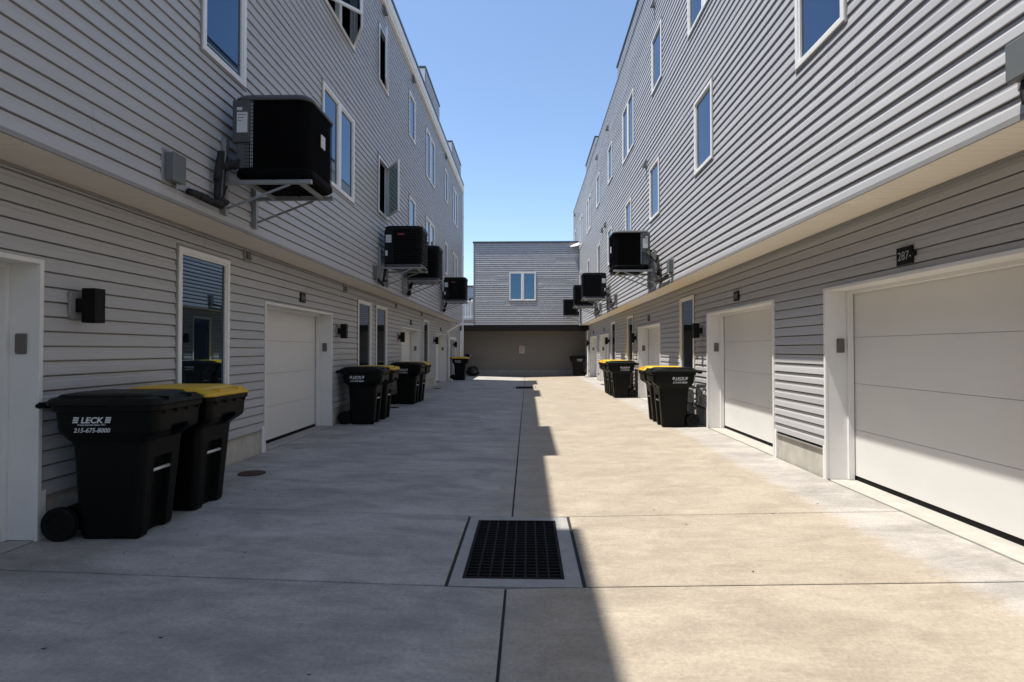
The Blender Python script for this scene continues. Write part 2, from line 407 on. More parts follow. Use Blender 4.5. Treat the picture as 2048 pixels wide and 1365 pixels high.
for a, b in zip(YJ[:-1], YJ[1:]):
    dr = [d for d in DR if abs(d[0] - a) < .01]
    if dr:
        panel(XA, dr[0][2], a, b, gx1=.012); panel(dr[0][3], XB, a, b, gx0=.012)
    else:
        panel(XA, CX, a, b, gx1=.008); panel(CX, XB, a, b, gx0=.008)
so = slab.build("alley_pavement", 'slab'); so['kind'] = 'structure'
jm = MB()
for a, b in zip(YJ[:-1], YJ[1:]):
    if any(abs(d[0] - a) < .01 for d in DR):
        d = [d for d in DR if abs(d[0] - a) < .01][0]
        for xa, xb in ((XA - .2, d[2] + .03), (d[3] - .03, XB + .2)):
            jm.quad((xa, a, gz(xa) - .016), (xb, a, gz(xb) - .016), (xb, b, gz(xb) - .016), (xa, b, gz(xa) - .016))
    else:
        for xa, xb in ((XA - .2, CX), (CX, XB + .2)):
            jm.quad((xa, a, gz(xa) - .016), (xb, a, gz(xb) - .016), (xb, b, gz(xb) - .016), (xa, b, gz(xa) - .016))
jo = jm.build("pavement_joints", 'joint'); jo['kind'] = 'structure'

# storm drains: concrete apron > iron frame, grating, dark pit
def drain(y0, y1, x0, x1, label):
    cx, cy = (x0 + x1) / 2, (y0 + y1) / 2
    t = thing("storm_drain", label, "drain", (cx, cy, 0), 0, "storm drains down the middle of the alley")
    a = MB(); gx0, gx1 = cx - .355, cx + .325; g0, g1 = y0 + .125, y1 - .115; zt = .006
    for q in ((x0 + .014, x1 - .014, y0 + .006, g0), (x0 + .014, x1 - .014, g1, y1 - .006), (x0 + .014, gx0, g0, g1), (gx1, x1 - .014, g0, g1)):
        a.box(q[0], q[1], q[2], q[3], -.3, zt)
    a.build("apron", 'apron', t)
    f = MB(); w = .022
    f.box(gx0 + .002, gx0 + w, g0 + .002, g1 - .002, -.06, zt + .004); f.box(gx1 - w, gx1 - .002, g0 + .002, g1 - .002, -.06, zt + .004)
    f.box(gx0 + w, gx1 - w, g0 + .002, g0 + w, -.06, zt + .004); f.box(gx0 + w, gx1 - w, g1 - w, g1 - .002, -.06, zt + .004)
    f.build("frame", 'iron', t)
    b = MB(); n = 8
    for k in range(1, n):
        x = gx0 + w + (gx1 - gx0 - 2 * w) * k / n; b.box(x - .006, x + .006, g0 + w, g1 - w, -.05, zt + .001)
    m = 21
    for k in range(1, m):
        y = g0 + w + (g1 - g0 - 2 * w) * k / m; b.box(gx0 + w, gx1 - w, y - .0065, y + .0065, -.045, zt - .003)
    b.build("grating", 'iron', t)
    p = MB(); p.quad((gx0, g0, -.9), (gx1, g0, -.9), (gx1, g1, -.9), (gx0, g1, -.9))
    for q in (((gx0, g0), (gx1, g0)), ((gx1, g0), (gx1, g1)), ((gx1, g1), (gx0, g1)), ((gx0, g1), (gx0, g0))):
        p.quad((*q[0], -.9), (*q[1], -.9), (*q[1], -.3), (*q[0], -.3))
    p.build("pit", 'dark', t)
drain(3.565, 5.055, -0.525, 0.365, "nearest iron storm drain grating set in a concrete apron, shade across it")
drain(21.50, 22.99, -0.56, 0.33, "farther storm drain grating, seen nearly edge-on before the end wall")

def cover(x, y, r, m, label):
    t = thing("drain_cover", label, "drain cover", (x, y, gz(x)), 0, "round covers along the shaded row")
    b = MB(); n = 28
    b.loft([[(x + rr * math.cos(2 * math.pi * k / n), y + rr * math.sin(2 * math.pi * k / n), gz(x) + z) for k in range(n)] for rr, z in ((r, -.03), (r, .004), (r - .012, .009), (r - .02, .006), (.05, .006), (.045, .012))])
    b.build("lid", m, t)
    s = MB(); s.loft([[(x + rr * math.cos(2 * math.pi * k / n), y + rr * math.sin(2 * math.pi * k / n), gz(x) + z) for k in range(n)] for rr, z in ((r + .014, -.02), (r + .014, .003), (r + .001, .003), (r + .001, -.02))], cap=False)
    s.build("ring", 'iron', t)
cover(-3.23, 6.42, .145, 'rust', "rusty round drain cover beside the yellow-lidded bin nearest the camera")
cover(-3.36, 13.75, .15, 'iron', "dark round drain cover between the two far pairs of bins on the shaded side")
cover(-3.34, 20.4, .15, 'iron', "dark round drain cover before the farthest garage door of the shaded row")

# ------------------------------------------------------------------ shaded row
YN = -7.0
S2, S3 = (4.44, 5.66), (7.26, 8.48)
D2, D3 = (4.17, 5.68), (6.96, 8.48)
Lup = [(5.25, 6.07, *S2, 0, ()), (8.40, 9.95, *D2, 1, ()), (11.60, 12.40, *S2, 0, ((0, 'far', 34),)), (14.66, 15.46, *S2, 0, ()),
       (17.10, 18.66, *D2, 1, ()), (20.96, 21.75, *S2, 0, ()), (23.25, 24.80, *D2, 1, ()),
       (2.2, 3.0, *S2, 0, ()), (-.9, .65, *D2, 1, ()),
       (5.25, 6.07, *S3, 0, ()), (8.40, 9.95, *D3, 1, ((0, 'near', 41), (1, 'far', 29))), (11.60, 12.40, *S3, 0, ((0, 'far', 11),)), (14.62, 15.42, *S3, 0, ()),
       (17.10, 18.68, *D3, 1, ()), (20.96, 21.75, *S3, 0, ()), (23.25, 24.85, *D3, 1, ()), (2.2, 3.0, *S3, 0, ())]
Lg = [(1.38, 4.10), (7.69, 10.35), (16.12, 18.78), (22.21, 24.86)]
Ll = [(5.74, 6.74, .83, 2.62), (11.95, 12.97, .83, 2.62), (13.38, 14.42, .83, 2.62), (19.54, 20.58, .83, 2.60)]

A = thing("townhouse_row", "long grey-sided townhouse row standing in shade, with open casement windows", "building", (-8, 13, 0))
def hol(ws, e=0.0): return [(w[0] + .01, w[1] - .01, w[2] + .01, w[3] - .01) for w in ws]
siding(PUL, YN, 26.58, 2.865, 9.15, hol(Lup), 11).build("upper_siding", 'siding', A, fix=False)
lh = hol(Ll) + [(a + .0, b - .0, -1, 2.19) for a, b in Lg] + [(26.25, 28.35, -1, 2.14)]
siding(PLL, YN, 31.8, .41, 2.85, lh, 12).build("lower_siding", 'siding', A, fix=False)
for w in Lup: window(A, PUL, *w[:4], double=bool(w[4]), opens=w[5])
for w in Ll: window(A, PLL, *w)
for a, b in Lg: garage(A, PLL, a, b)
def foundation(parent, pl, spans):
    for a, b in spans:
        f = MB(); pbox(f, pl, a, b, -.35, -.008, -.2, .409); fo = f.build("foundation", 'found', parent)
        c = MB(); pbox(c, pl, a + .001, b - .001, -.007, .016, .395, .409); c.build("starter_strip", 'trimgrey', fo)
foundation(A, PLL, [(YN, 1.365), (4.115, 7.675), (10.365, 16.105), (18.795, 22.195), (24.875, 26.23), (28.37, 31.8)])
for a, b in Lg:
    c = MB(); pbox(c, PLL, a - .06, a - .013, -.006, .02, .04, .45); c.build("corner_board", 'white', A, bevel=.002)
    c = MB(); pbox(c, PLL, b + .013, b + .06, -.006, .02, .04, .45); c.build("corner_board", 'white', A, bevel=.002)
soffit_mb(XLL - .02, XUL + .004, YN, 26.58, 2.85).build("soffit", 'soffit', A, fix=False)
t = MB(); t.box(XUL - .004, XUL + .014, YN, 26.58, 2.832, 2.864); t.box(XLL + .002, XLL + .03, YN, 26.58, 2.825, 2.849)
t.build("soffit_trim", 'trimgrey', A)
k = MB(); k.box(-12, XUL - .45, YN, 26.5, 2.9, 9.2); k.box(-12, XLL - .42, YN, 31.7, -.2, 2.84); k.box(-12, XUL - .03, YN, 26.5, 2.861, 2.899)
k.build("inner_wall", 'dark', A)
e_ = MB(); e_.box(-12, XUL - .001, 26.5, 26.58, 2.87, 9.15); e_.box(XUL - .06, XUL + .016, 26.581, 26.60, 2.84, 9.1)
e_.build("end_wall", 'siding', A)
rf = MB(); rf.box(-12, XUL - .002, YN, 26.6, 9.21, 9.44); rf.build("roof", 'roof', A)
fa = MB(); fa.box(XUL - .05, XUL + .075, YN, 26.66, 9.07, 9.17); fa.box(XUL - .0, XUL + .09, YN, 26.66, 9.172, 9.42)
fa.build("fascia", 'soffit', A, bevel=.004)
cp = MB(); cp.box(XUL - .4, XUL + .10, YN, 26.68, 9.445, 9.53); cp.build("roof_cap", 'cap', A)
for a, b in ((-4.6, -1.7), (1.2, 3.98), (7.25, 10.25), (17.2, 20.0), (23.4, 26.5)):
    p = MB(); p.box(XUL - 3.0, XUL - .045, a, b, 9.44, 10.36); po = p.build("parapet", 'white', A)
    siding(lambda u, o, z: (XUL - .040 + o, u, z), a + .02, b, 9.54, 10.34, (), 5).build("parapet_siding", 'siding', po, fix=False)
    q = MB(); q.box(XUL - 3.05, XUL - .01, a - .03, b + .02, 10.361, 10.42); q.build("parapet_cap", 'cap', po)
# entrance beyond the last garage, roof deck and railing
d = MB(); pbox(d, PLL, 26.25, 26.36, -.12, .03, .05, 2.14); pbox(d, PLL, 27.25, 27.37, -.12, .028, .05, 2.14); pbox(d, PLL, 28.24, 28.35, -.12, .03, .05, 2.14)
pbox(d, PLL, 26.36, 27.25, -.12, .027, 2.02, 2.14); pbox(d, PLL, 27.37, 28.24, -.12, .027, 2.02, 2.14)
do = d.build("entrance_door", 'white', A, bevel=.004)
d = MB(); pbox(d, PLL, 26.36, 27.25, -.07, -.06, .05, 2.02); pbox(d, PLL, 27.37, 28.24, -.07, -.06, .05, 2.02); d.build("pane", 'glass', do)
dk = MB(); dk.box(-12, XLL + .0, 26.6, 31.79, 2.852, 2.95); dk.build("roof_deck", 'trimgrey', A)

# ------------------------------------------------------------------ sunlit row
Rup = [(4.95, 5.84, *S2, 0), (8.47, 9.36, *S2, 0), (11.88, 12.79, *S2, 0), (15.05, 15.95, *S2, 0), (18.5, 19.44, *S2, 0), (21.38, 22.3, *S2, 0),
       (25.08, 26.05, *S2, 0), (28.85, 29.85, *S2, 0), (1.4, 2.3, *S2, 0), (-2, -1.1, *S2, 0),
       (8.05, 9.70, *D3, 1), (11.62, 12.52, *S3, 0), (14.69, 16.37, *D3, 1), (18.38, 19.33, *S3, 0), (21.6, 22.52, *S3, 0), (24.55, 26.2, *D3, 1),
       (28.2, 30.1, *D3, 1), (32.0, 32.95, *S3, 0), (4.95, 5.84, *S3, 0)]
Rg = [(3.53, 6.28), (7.57, 10.33), (13.96, 16.73), (22.78, 25.56), (26.6, 29.42)]
Rl = [(11.12, 12.13, .81, 2.62), (17.47, 18.51, .81, 2.62), (20.98, 22.08, .81, 2.60)]
B = thing("townhouse_row", "long grey-sided townhouse row with its upper wall in grazing sun", "building", (8, 13, 0))
siding(PUR, YN, 34.1, 2.865, 9.92, hol(Rup), 21).build("upper_siding", 'siding', B, fix=False)
siding(PLR, YN, 31.8, .44, 2.85, hol(Rl) + [(a, b, -1, 2.19) for a, b in Rg], 22).build("lower_siding", 'siding', B, fix=False)
for w in Rup: window(B, PUR, *w[:4], double=bool(w[4]))
for w in Rl: window(B, PLR, *w)
for a, b in Rg: garage(B, PLR, a, b)
foundation(B, PLR, [(YN, 3.515), (6.295, 7.555), (10.345, 13.945), (16.745, 22.765), (25.575, 26.585), (29.435, 31.8)])
for a, b in Rg:
    c = MB(); pbox(c, PLR, a - .06, a - .013, -.006, .02, .04, .45); c.build("corner_board", 'white', B, bevel=.002)
    c = MB(); pbox(c, PLR, b + .013, b + .06, -.006, .02, .04, .45); c.build("corner_board", 'white', B, bevel=.002)
soffit_mb(XUR - .004, XLR + .02, YN, 31.8, 2.85).build("soffit", 'soffit', B, fix=False)
t = MB(); t.box(XUR - .014, XUR + .004, YN, 30.24, 2.832, 2.864); t.box(XLR - .03, XLR - .002, YN, 30.2, 2.825, 2.849)
t.build("soffit_trim", 'trimgrey', B)
k = MB(); k.box(XUR + .45, 12, YN, 34.0, 2.9, 9.7); k.box(XLR + .42, 12, YN, 31.7, -.2, 2.84); k.box(XUR + .03, 12, YN, 34.0, 2.861, 2.899)
k.build("inner_wall", 'dark', B)
e_ = MB(); e_.box(XUR + .001, 12, 34.0, 34.08, 2.87, 9.92); e_.build("end_wall", 'siding', B)
rf = MB(); rf.box(XUR + .002, 12, YN, 34.1, 9.71, 9.92); rf.build("roof", 'roof', B)
cp = MB(); cp.box(XUR - .022, XUR + .3, YN, 34.12, 9.925, 9.965); cp.build("roof_cap", 'cap', B)
for a, b in ((3.0, 6.0), (11.3, 17.62), (23.4, 27.1)):
    p = MB(); p.box(XUR + .045, XUR + 3.0, a, b, 9.92, 10.50); po = p.build("parapet", 'white', B)
    siding(lambda u, o, z: (XUR + .040 - o, u, z), a + .02, b - .02, 9.97, 10.49, (), 6).build("parapet_siding", 'siding', po, fix=False)
    q = MB(); q.box(XUR + .0, XUR + 3.05, a - .03, b + .03, 10.501, 10.55); q.build("parapet_cap", 'cap', po)

# ------------------------------------------------------------------ house closing the alley
YB, YBL = 30.3, 31.8
E_ = thing("end_house", "grey-sided house closing the alley above a dark beam, one twin window", "building", (0, 34, 0))
def PB(u, o, z): return (u, YB - o, z)
def PBL(u, o, z): return (u, YBL - o, z)
siding(PB, -2.90, XUR - .02, 2.90, 7.38, [(-.99, .455, 4.21, 5.75)], 31, wob=2.2).build("upper_siding", 'siding', E_, fix=False)
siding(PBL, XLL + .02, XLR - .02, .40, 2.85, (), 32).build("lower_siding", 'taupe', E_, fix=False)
window(E_, PB, -1.0, .465, 4.20, 5.76, double=True, fw=.06)
k = MB(); k.box(-2.96, XUR - .03, YB + .03, 38, 2.9, 7.30); k.box(XLL, XLR, YBL + .03, 38, -.2, 2.84); k.build("inner_wall", 'dark', E_)
c = MB(); c.box(-2.96, -2.901, YB - .022, YB + .06, 2.90, 7.38); c.box(-2.9, XUR - .03, YB - .02, YB - .001, 2.875, 2.899); c.build("corner_board", 'trimgrey', E_)
c = MB(); c.box(-3.0, XUR - .03, YB - .06, 38.1, 7.381, 7.45); c.build("roof_cap", 'cap', E_)
c = MB(); c.box(XLL + .02, XLR - .035, YB - .05, YB + .22, 2.55, 2.872); c.build("beam", 'beam', E_, bevel=.006)
c = MB(); c.box(XLL + .02, XLR - .035, YB + .222, YBL, 2.70, 2.74); c.build("soffit", 'trimgrey', E_)
c = MB(); c.box(XLL + .02, XLR - .02, YBL - .03, YBL + .02, -.1, .385); c.build("concrete_base", 'apron', E_)
c = MB(); c.hexa([(2.30, YB - .30, 7.10), (2.80, YB - .30, 7.14), (2.80, YB - .062, 7.18), (2.34, YB - .062, 7.18), (2.55, YB - .30, 7.115), (2.80, YB - .30, 7.20), (2.80, YB - .062, 7.36), (2.60, YB - .062, 7.30)]); c.build("roof_flashing", 'white', E_)
c = MB(); c.box(-5.2, -2.97, YB - .03, YB + .10, 2.96, 3.16); c.build("deck_edge", 'trimgrey', E_)
# railing on the roof deck
rl = thing("deck_railing", "white baluster railing on the roof deck between the shaded row and end house", "railing", (-4, YB, 3.16))
c = MB(); c.box(-5.2, -2.985, YB - .03, YB + .03, 4.13, 4.21); c.box(-5.2, -2.985, YB - .02, YB + .02, 3.27, 3.33); c.build("rail", 'white', rl)
c = MB(); x = -5.15
while x < -3.0: c.box(x - .02, x + .02, YB - .015, YB + .015, 3.331, 4.129); x += .135
c.build("balusters", 'white', rl)
for px in (-3.09, -5.2): c = MB(); c.box(px, px + .1, YB + .04, YB + .14, 3.16, 4.28); c.build("post", 'white', rl)
# far house beyond the deck
F_ = thing("far_house", "far blue-grey house seen beyond the white deck railing", "building", (-9, 55, 0))
siding(lambda u, o, z: (u, 52 - o, z), -18, -2, -.3, 7.45, (), 41).build("wall", 'siding', F_, fix=False)
c = MB(); c.box(-18, -2, 52.03, 60, -.4, 7.45); c.build("inner_wall", 'dark', F_)
c = MB(); c.box(-18.1, -1.9, 51.9, 60, 7.451, 7.56); c.build("roof", 'cap', F_)
c = MB(); c.box(-5.45, -4.85, 51.8, 51.99, 6.1, 6.35); c.build("vent", 'black', F_)

# ------------------------------------------------------------------ bins
def make_bin(lid):
    t = thing("wheelie_bin", "", "wheelie bin", (0, 0, 0), 0, "wheelie bins along both garage walls")
    def ring(z, xa, xb, hw, r, nd):
        n = 4; pts = []
        def arc(cx, cy, a):
            for k in range(n + 1):
                q = R(a + 90 * k / n); pts.append((cx + r * math.cos(q), cy + r * math.sin(q), z))
        arc(xb - r, -hw + r, -90)
        w = .105
        pts.extend([(xb, -w - .012, z), (xb - nd, -w, z), (xb - nd, w, z), (xb, w + .012, z)])
        arc(xb - r, hw - r, 0); arc(xa + r, hw - r, 90); arc(xa + r, -hw + r, 180)
        return pts
    L = [(.0, -.155, .265, .225, .035, .05), (.03, -.17, .275, .235, .045, .06), (.20, -.185, .287, .245, .05, .065), (.44, -.20, .308, .258, .055, .065), (.575, -.207, .320, .265, .06, .06),
         (.598, -.208, .322, .266, .06, .0), (.66, -.212, .326, .268, .06, .0), (.70, -.217, .330, .270, .06, .0), (.735, -.225, .334, .273, .06, .0), (.752, -.24, .352, .280, .06, .03), (.785, -.27, .405, .295, .06, .085),
         (.822, -.302, .447, .308, .06, .095), (.845, -.306, .449, .309, .06, .03), (.855, -.308, .450, .310, .06, .0), (.985, -.32, .456, .318, .06, .0)]
    b = MB(); b.loft([ring(*q) for q in L], cap=True)
    bo = b.build("body", 'binbody', t, bevel=.008)
    b = MB(); b.loft([rrect(-.33, .465, -.332, .332, .07, .975), rrect(-.34, .475, -.342, .342, .07, .985), rrect(-.34, .475, -.342, .342, .07, 1.02), rrect(-.33, .46, -.33, .33, .07, 1.03)])
    for y in (-.24, -.08, .08, .24): b.tube([(.466, y, .955), (.466, y, .985)], .012, 8)
    b.build("rim", 'binbody', t, smooth=False)
    # lid: slightly domed, stepped, with chamfered front and raised panel
    b = MB()
    b.loft([rrect(-.37, .474, -.348, .348, .075, 1.022), rrect(-.37, .482, -.354, .354, .075, 1.028), rrect(-.37, .476, -.352, .352, .075, 1.052), rrect(-.36, .435, -.325, .325, .07, 1.074), rrect(-.34, .37, -.285, .285, .07, 1.084), rrect(-.325, .355, -.27, .27, .07, 1.100), rrect(-.28, .31, -.22, .22, .07, 1.110)])
    b.box(.37, .474, -.20, -.12, 1.045, 1.088); b.box(.37, .474, .12, .20, 1.045, 1.088)
    b.box(-.28, .20, -.292, -.272, 1.07, 1.100); b.box(-.28, .20, .272, .292, 1.07, 1.100)
    lo = b.build("lid", lid, t, bevel=.006)
    b = MB(); b.tube([(-.435, -.30, 1.02), (-.435, .30, 1.02)], .018, 10)
    for y in (-.26, .26): b.box(-.44, -.39, y - .03, y + .03, 1.0, 1.045)
    b.build("hinge_handle", 'binbody', t)
    b = MB(); b.tube([(.300, -.105, .495), (.300, .105, .495)], .014, 10); b.build("grab_bar", 'silver', t, smooth=True)
    for y in (-.27, .27):
        w = MB(); s = 1 if y > 0 else -1
        def ringy(rr, yy): return [(-.285 + rr * math.cos(2 * math.pi * k / 24), yy, .128 + rr * math.sin(2 * math.pi * k / 24)) for k in range(24)]
        w.loft([ringy(.118, y - .03 * s), ringy(.128, y - .018 * s), ringy(.128, y + .018 * s), ringy(.118, y + .03 * s), ringy(.085, y + .03 * s), ringy(.08, y + .018 * s), ringy(.03, y + .018 * s), ringy(.025, y + .03 * s)])
        w.build("wheel", 'rubber', t)
    w = MB(); w.tube([(-.285, -.24, .128), (-.285, .24, .128)], .012, 8); w.box(-.29, -.12, -.19, .19, .06, .24); w.build("axle", 'binbody', t)
    # lettering on both flanks
    big = text_mesh("LECK", .062, .25, .0016); ph = text_mesh("215-675-8000", .047, .25, .0006); sm = text_mesh("Waste Services Since 1971", .019, .1, .0001)
    for sgn in (-1, 1):
        m = MB()
        def put(vs, fs, ox, oz, sx=1.0):
            out = []
            for v in vs:
                lx = ox + v.x * sx; lz = oz + v.y; off = .0012 + v.z
                hw = .3082 + (lz - .822) / .163 * .0098
                out.append(((lx if sgn < 0 else -lx) , sgn * (hw + off), lz))
            m.add(out, fs)
        c0 = (-.03 if sgn < 0 else .03)
        put(*big, c0, .893, 1.10); put(*ph, c0, .822); put(*sm, c0, .873)
        for side in (-1, 1):
            for r_ in range(3):
                z = .893 + r_ * .0165; sh = .25 * r_ * .0165; xa = c0 + side * .118 - .022 + sh; xb = xa + .040
                v = [Vector((xa, z - .893, 0)), Vector((xb, z - .893, 0)), Vector((xb + .003, z - .893 + .0115, 0)), Vector((xa + .003, z - .893 + .0115, 0))]
                put(v, [(0, 1, 2, 3)], 0, .893)
        m.build("lettering", 'print', t)
    return t
bd = make_bin('liddark'); by = make_bin('lidyellow')
seen = set()
def place_bin(kind, x, y, rz, label):
    src = bd if kind == 'd' else by
    loc = (x, y, gz(x) + .002)
    if kind not in seen:
        seen.add(kind); src.location = loc; src.rotation_euler = (0, 0, R(rz)); src['label'] = label; return
    dup(src, loc, label, R(rz))
place_bin('d', -3.25, 4.385, 3.5, "black wheelie bin with dark lid nearest the camera, before the yellow-lidded bin")
place_bin('y', -3.245, 5.14, -.5, "yellow-lidded wheelie bin right behind the black bin nearest the camera")
place_bin('d', -3.25, 10.90, 0, "dark-lidded wheelie bin just past the second garage door of the shaded row")
place_bin('y', -3.235, 11.67, 1, "yellow-lidded wheelie bin under the tall pair of narrow windows")
place_bin('d', -3.26, 14.85, -1, "dark-lidded wheelie bin before the third garage door of the shaded row")
place_bin('y', -3.235, 15.60, 0, "yellow-lidded wheelie bin before the third garage door of the shaded row")
place_bin('y', -3.26, 26.45, 0, "yellow-lidded wheelie bin alone by the entrance at the shaded row's far end")
place_bin('d', 2.79, 10.70, 181, "dark-lidded wheelie bin in sun, nearest one along the sunlit row")
place_bin('y', 2.81, 11.50, 179, "yellow-lidded wheelie bin just behind the nearest bin of the sunlit row")
place_bin('d', 2.88, 16.98, 180, "dark-lidded wheelie bin in front of two yellow-lidded ones in the sun")
place_bin('y', 2.87, 17.80, 181, "middle bin of the three in sun, yellow lid, behind the dark-lidded one")
place_bin('y', 2.88, 18.63, 179, "rearmost of the three bins in sun, yellow lid")
place_bin('d', 2.82, 30.72, 180, "dark-lidded wheelie bin in the dark corner under the end house")

# ------------------------------------------------------------------ condensers on brackets
def make_condenser(style):
    """origin: centre of the underside; wall at -x"""
    t = thing("air_conditioner", "", "air conditioner", (0, 0, 0), 0, "air conditioner condensers hung on the upper walls")
    hx, hy, H = .40, .375, .86; r = .11
    if style == 'A':
        b = MB(); b.loft([rrect(-hx + .03, hx - .03, -hy + .03, hy - .03, r, .0), rrect(-hx, hx, -hy, hy, r, .03), rrect(-hx, hx, -hy, hy, r, .075), rrect(-hx + .012, hx - .012, -hy + .012, hy - .012, r, .095)])
        for k in range(12):
            a = 2 * math.pi * k / 12; b.bar((.08 * math.cos(a), .08 * math.sin(a), -.006), (.33 * math.cos(a), .33 * math.sin(a), -.006), .02, .014)
        b.build("base_pan", 'acblack', t)
        b = MB(); b.loft([rrect(-hx + .02, hx - .02, -hy + .02, hy - .02, r, .09), rrect(-hx + .02, hx - .02, -hy + .02, hy - .02, r, H - .06)])
        b.build("coil", 'acblack', t)
        b = MB(); z = .12
        while z < H - .07:
            p = rrect(-hx + .008, hx - .008, -hy + .008, hy - .008, r, z); b.tube(p + [p[0]], .0035, 5); z += .0365
        for s_ in (-1, 1):
            for k in range(22):
                x = -hx + .17 + (2 * hx - .29) * k / 21; b.box(x - .0018, x + .0018, s_ * (hy - .008) - .002, s_ * (hy - .008) + .002, .1, H - .06)
        for k in range(20):
            y = -hy + .12 + (2 * hy - .24) * k / 19; b.box(hx - .010, hx - .006, y - .0018, y + .0018, .1, H - .06)
        b.build("wire_guard", 'acblack', t)
        b = MB(); b.loft([rrect(-hx, hx, -hy, hy, r, H - .062), rrect(-hx - .004, hx + .004, -hy - .004, hy + .004, r, H - .055), rrect(-hx - .004, hx + .004, -hy - .004, hy + .004, r, H - .035), rrect(-hx + .03, hx - .03, -hy + .03, hy - .03, r, H), rrect(-hx + .12, hx - .12, -hy + .12, hy - .12, r, H + .012)])
        b.build("top_cover", 'acgrey', t)
        # service corner: upper wiring box and lower recessed panel on both flanks
        for s_ in (-1, 1):
            b = MB()
            yo = s_ * (hy + .006); yi = s_ * (hy - .06)
            b.box(-hx - .004, -hx + .175, min(yo, yi), max(yo, yi), .36, H - .063)
            yo2 = s_ * (hy - .006)
            b.box(-hx + .03, -hx + .175, min(yo2, yi), max(yo2, yi), .1, .359)
            b.build("service_panel", 'acgrey', t, bevel=.012, segs=3)
            b = MB(); b.box(-hx + .178, -hx + .20, *sorted((s_ * (hy - .019), s_ * (hy - .014))), .11, H - .07); b.build("coil_edge", 'alum', t)
        b = MB(); b.box(-hx - .003, -hx + .03, -hy + .05, hy - .05, .36, H - .064); b.build("back_panel", 'acgrey', t, bevel=.012)
        b = MB(); i = MB(); q = MB()
        for s_ in (-1, 1):
            y0 = s_ * (hy + .007); y1 = s_ * (hy + .009); a, c = min(y0, y1), max(y0, y1)
            b.box(-hx + .045, -hx + .155, a, c, .46, .67); b.box(-hx + .045, -hx + .10, a, c, .69, .72)
            y1 = s_ * (hy + .010); a, c = min(y0, y1), max(y0, y1)
            for k in range(3): i.box(-hx + .055, -hx + .14 - .02 * k, a, c, .64 - .03 * k, .646 - .03 * k)
        b.box(hx - .009, hx - .002, -.06, .06, .42, .56)
        b.build("label_plate", 'label', t); i.build("label_print", 'labelink', t)
    else:
        b = MB(); b.box(-hx + .02, hx - .02, -hy + .02, hy - .02, 0, .045); b.build("base_pan", 'acgrey', t, bevel=.01)
        rings = []; z = .05; n = 12; p = (H - .14) / n
        for k in range(n):
            rings += [rrect(-hx + .028, hx - .028, -hy + .028, hy - .028, r, z + .004), rrect(-hx + .028, hx - .028, -hy + .028, hy - .028, r, z + p * .50), rrect(-hx, hx, -hy, hy, r, z + p * .58), rrect(-hx, hx, -hy, hy, r, z + p * .92)]
            z += p
        b = MB(); b.loft(rings); b.build("louvred_case", 'louvre', t)
        b = MB(); b.loft([rrect(-hx, hx, -hy, hy, r, H - .088), rrect(-hx - .004, hx + .004, -hy - .004, hy + .004, r, H - .075), rrect(-hx - .002, hx + .002, -hy - .002, hy + .002, r, H - .02), rrect(-hx + .03, hx - .03, -hy + .03, hy - .03, r, H)])
        b.build("top_cover", 'black', t)
        for s_ in (-1, 1):
            b = MB(); yo = s_ * (hy + .003); yi = s_ * (hy - .05); b.box(-hx, -hx + .19, min(yo, yi), max(yo, yi), .06, H - .089)
            b.build("service_panel", 'black', t, bevel=.008)
        b = MB(); i = MB()
        for s_ in (-1, 1):
            y0 = s_ * (hy + .004); y1 = s_ * (hy + .006); a, c = min(y0, y1), max(y0, y1)
            b.box(-hx + .03, -hx + .15, a, c, .50, .66); b.box(-hx + .02, -hx + .07, a, c, .22, .33)
            y1 = s_ * (hy + .007); a, c = min(y0, y1), max(y0, y1); i.box(-hx + .03, -hx + .15, a, c, .545, .55); i.box(-hx + .06, -hx + .13, a, c, .60, .606)
        b.build("label_plate", 'label', t); i.build("label_print", 'labelink', t)
        b = MB(); b.box(-.12, .02, -hy - .006, -hy - .001, H - .2, H - .165); b.build("name_badge", 'labelred', t)
    return t
def make_bracket():
    """origin on the wall face under the condenser, arms along +x"""
    t = thing("wall_bracket", "", "bracket", (0, 0, 0), 0, "steel wall brackets under the condensers")
    for y in (-.30, .34):
        b = MB(); b.box(.005, .045, y - .03, y + .03, -.37, .42); b.box(.002, .006, y - .05, y + .05, -.37, .42); b.build("rail", 'galv', t)
        b = MB(); b.box(.046, .93, y - .022, y + .022, -.05, -.008); b.build("arm", 'galv', t, bevel=.003)
        b = MB(); b.bar((.046, y, -.30), (.70, y, -.055), .012, .022); b.build("brace", 'galv', t)
    for x in (.25, .80): b = MB(); b.box(x - .02, x + .02, -.278, .318, -.047, -.012); b.build("crossbar", 'galv', t)
    return t
cA, cB, br = make_condenser('A'), make_condenser('B'), make_bracket()
used = {}
AC = [('A', 'L', 5.95, "big black condenser with dark grey service panel, nearest on the shaded wall", "wall bracket under the big nearest condenser on the shaded wall"),
      ('B', 'L', 11.98, "black louvred condenser, second along the shaded wall, white label on it", "wall bracket under the second condenser of the shaded wall"),
      ('B', 'L', 14.20, "black louvred condenser half hidden behind the second one on the shaded wall", "wall bracket under the third condenser of the shaded wall"),
      ('B', 'L', 20.30, "black condenser farthest along the shaded wall, near its end corner", "wall bracket under the farthest condenser of the shaded wall"),
      ('A', 'R', 12.57, "big black condenser with grey service panel, nearest on the sunlit wall", "wall bracket under the nearest condenser of the sunlit wall"),
      ('B', 'R', 19.27, "black louvred condenser, second along the sunlit wall", "wall bracket under the second condenser of the sunlit wall"),
      ('B', 'R', 22.77, "black louvred condenser half hidden behind the second on the sunlit wall", "wall bracket under the third condenser of the sunlit wall"),
      ('B', 'R', 29.15, "black condenser farthest along the sunlit wall, before the end house", "wall bracket under the farthest condenser of the sunlit wall")]
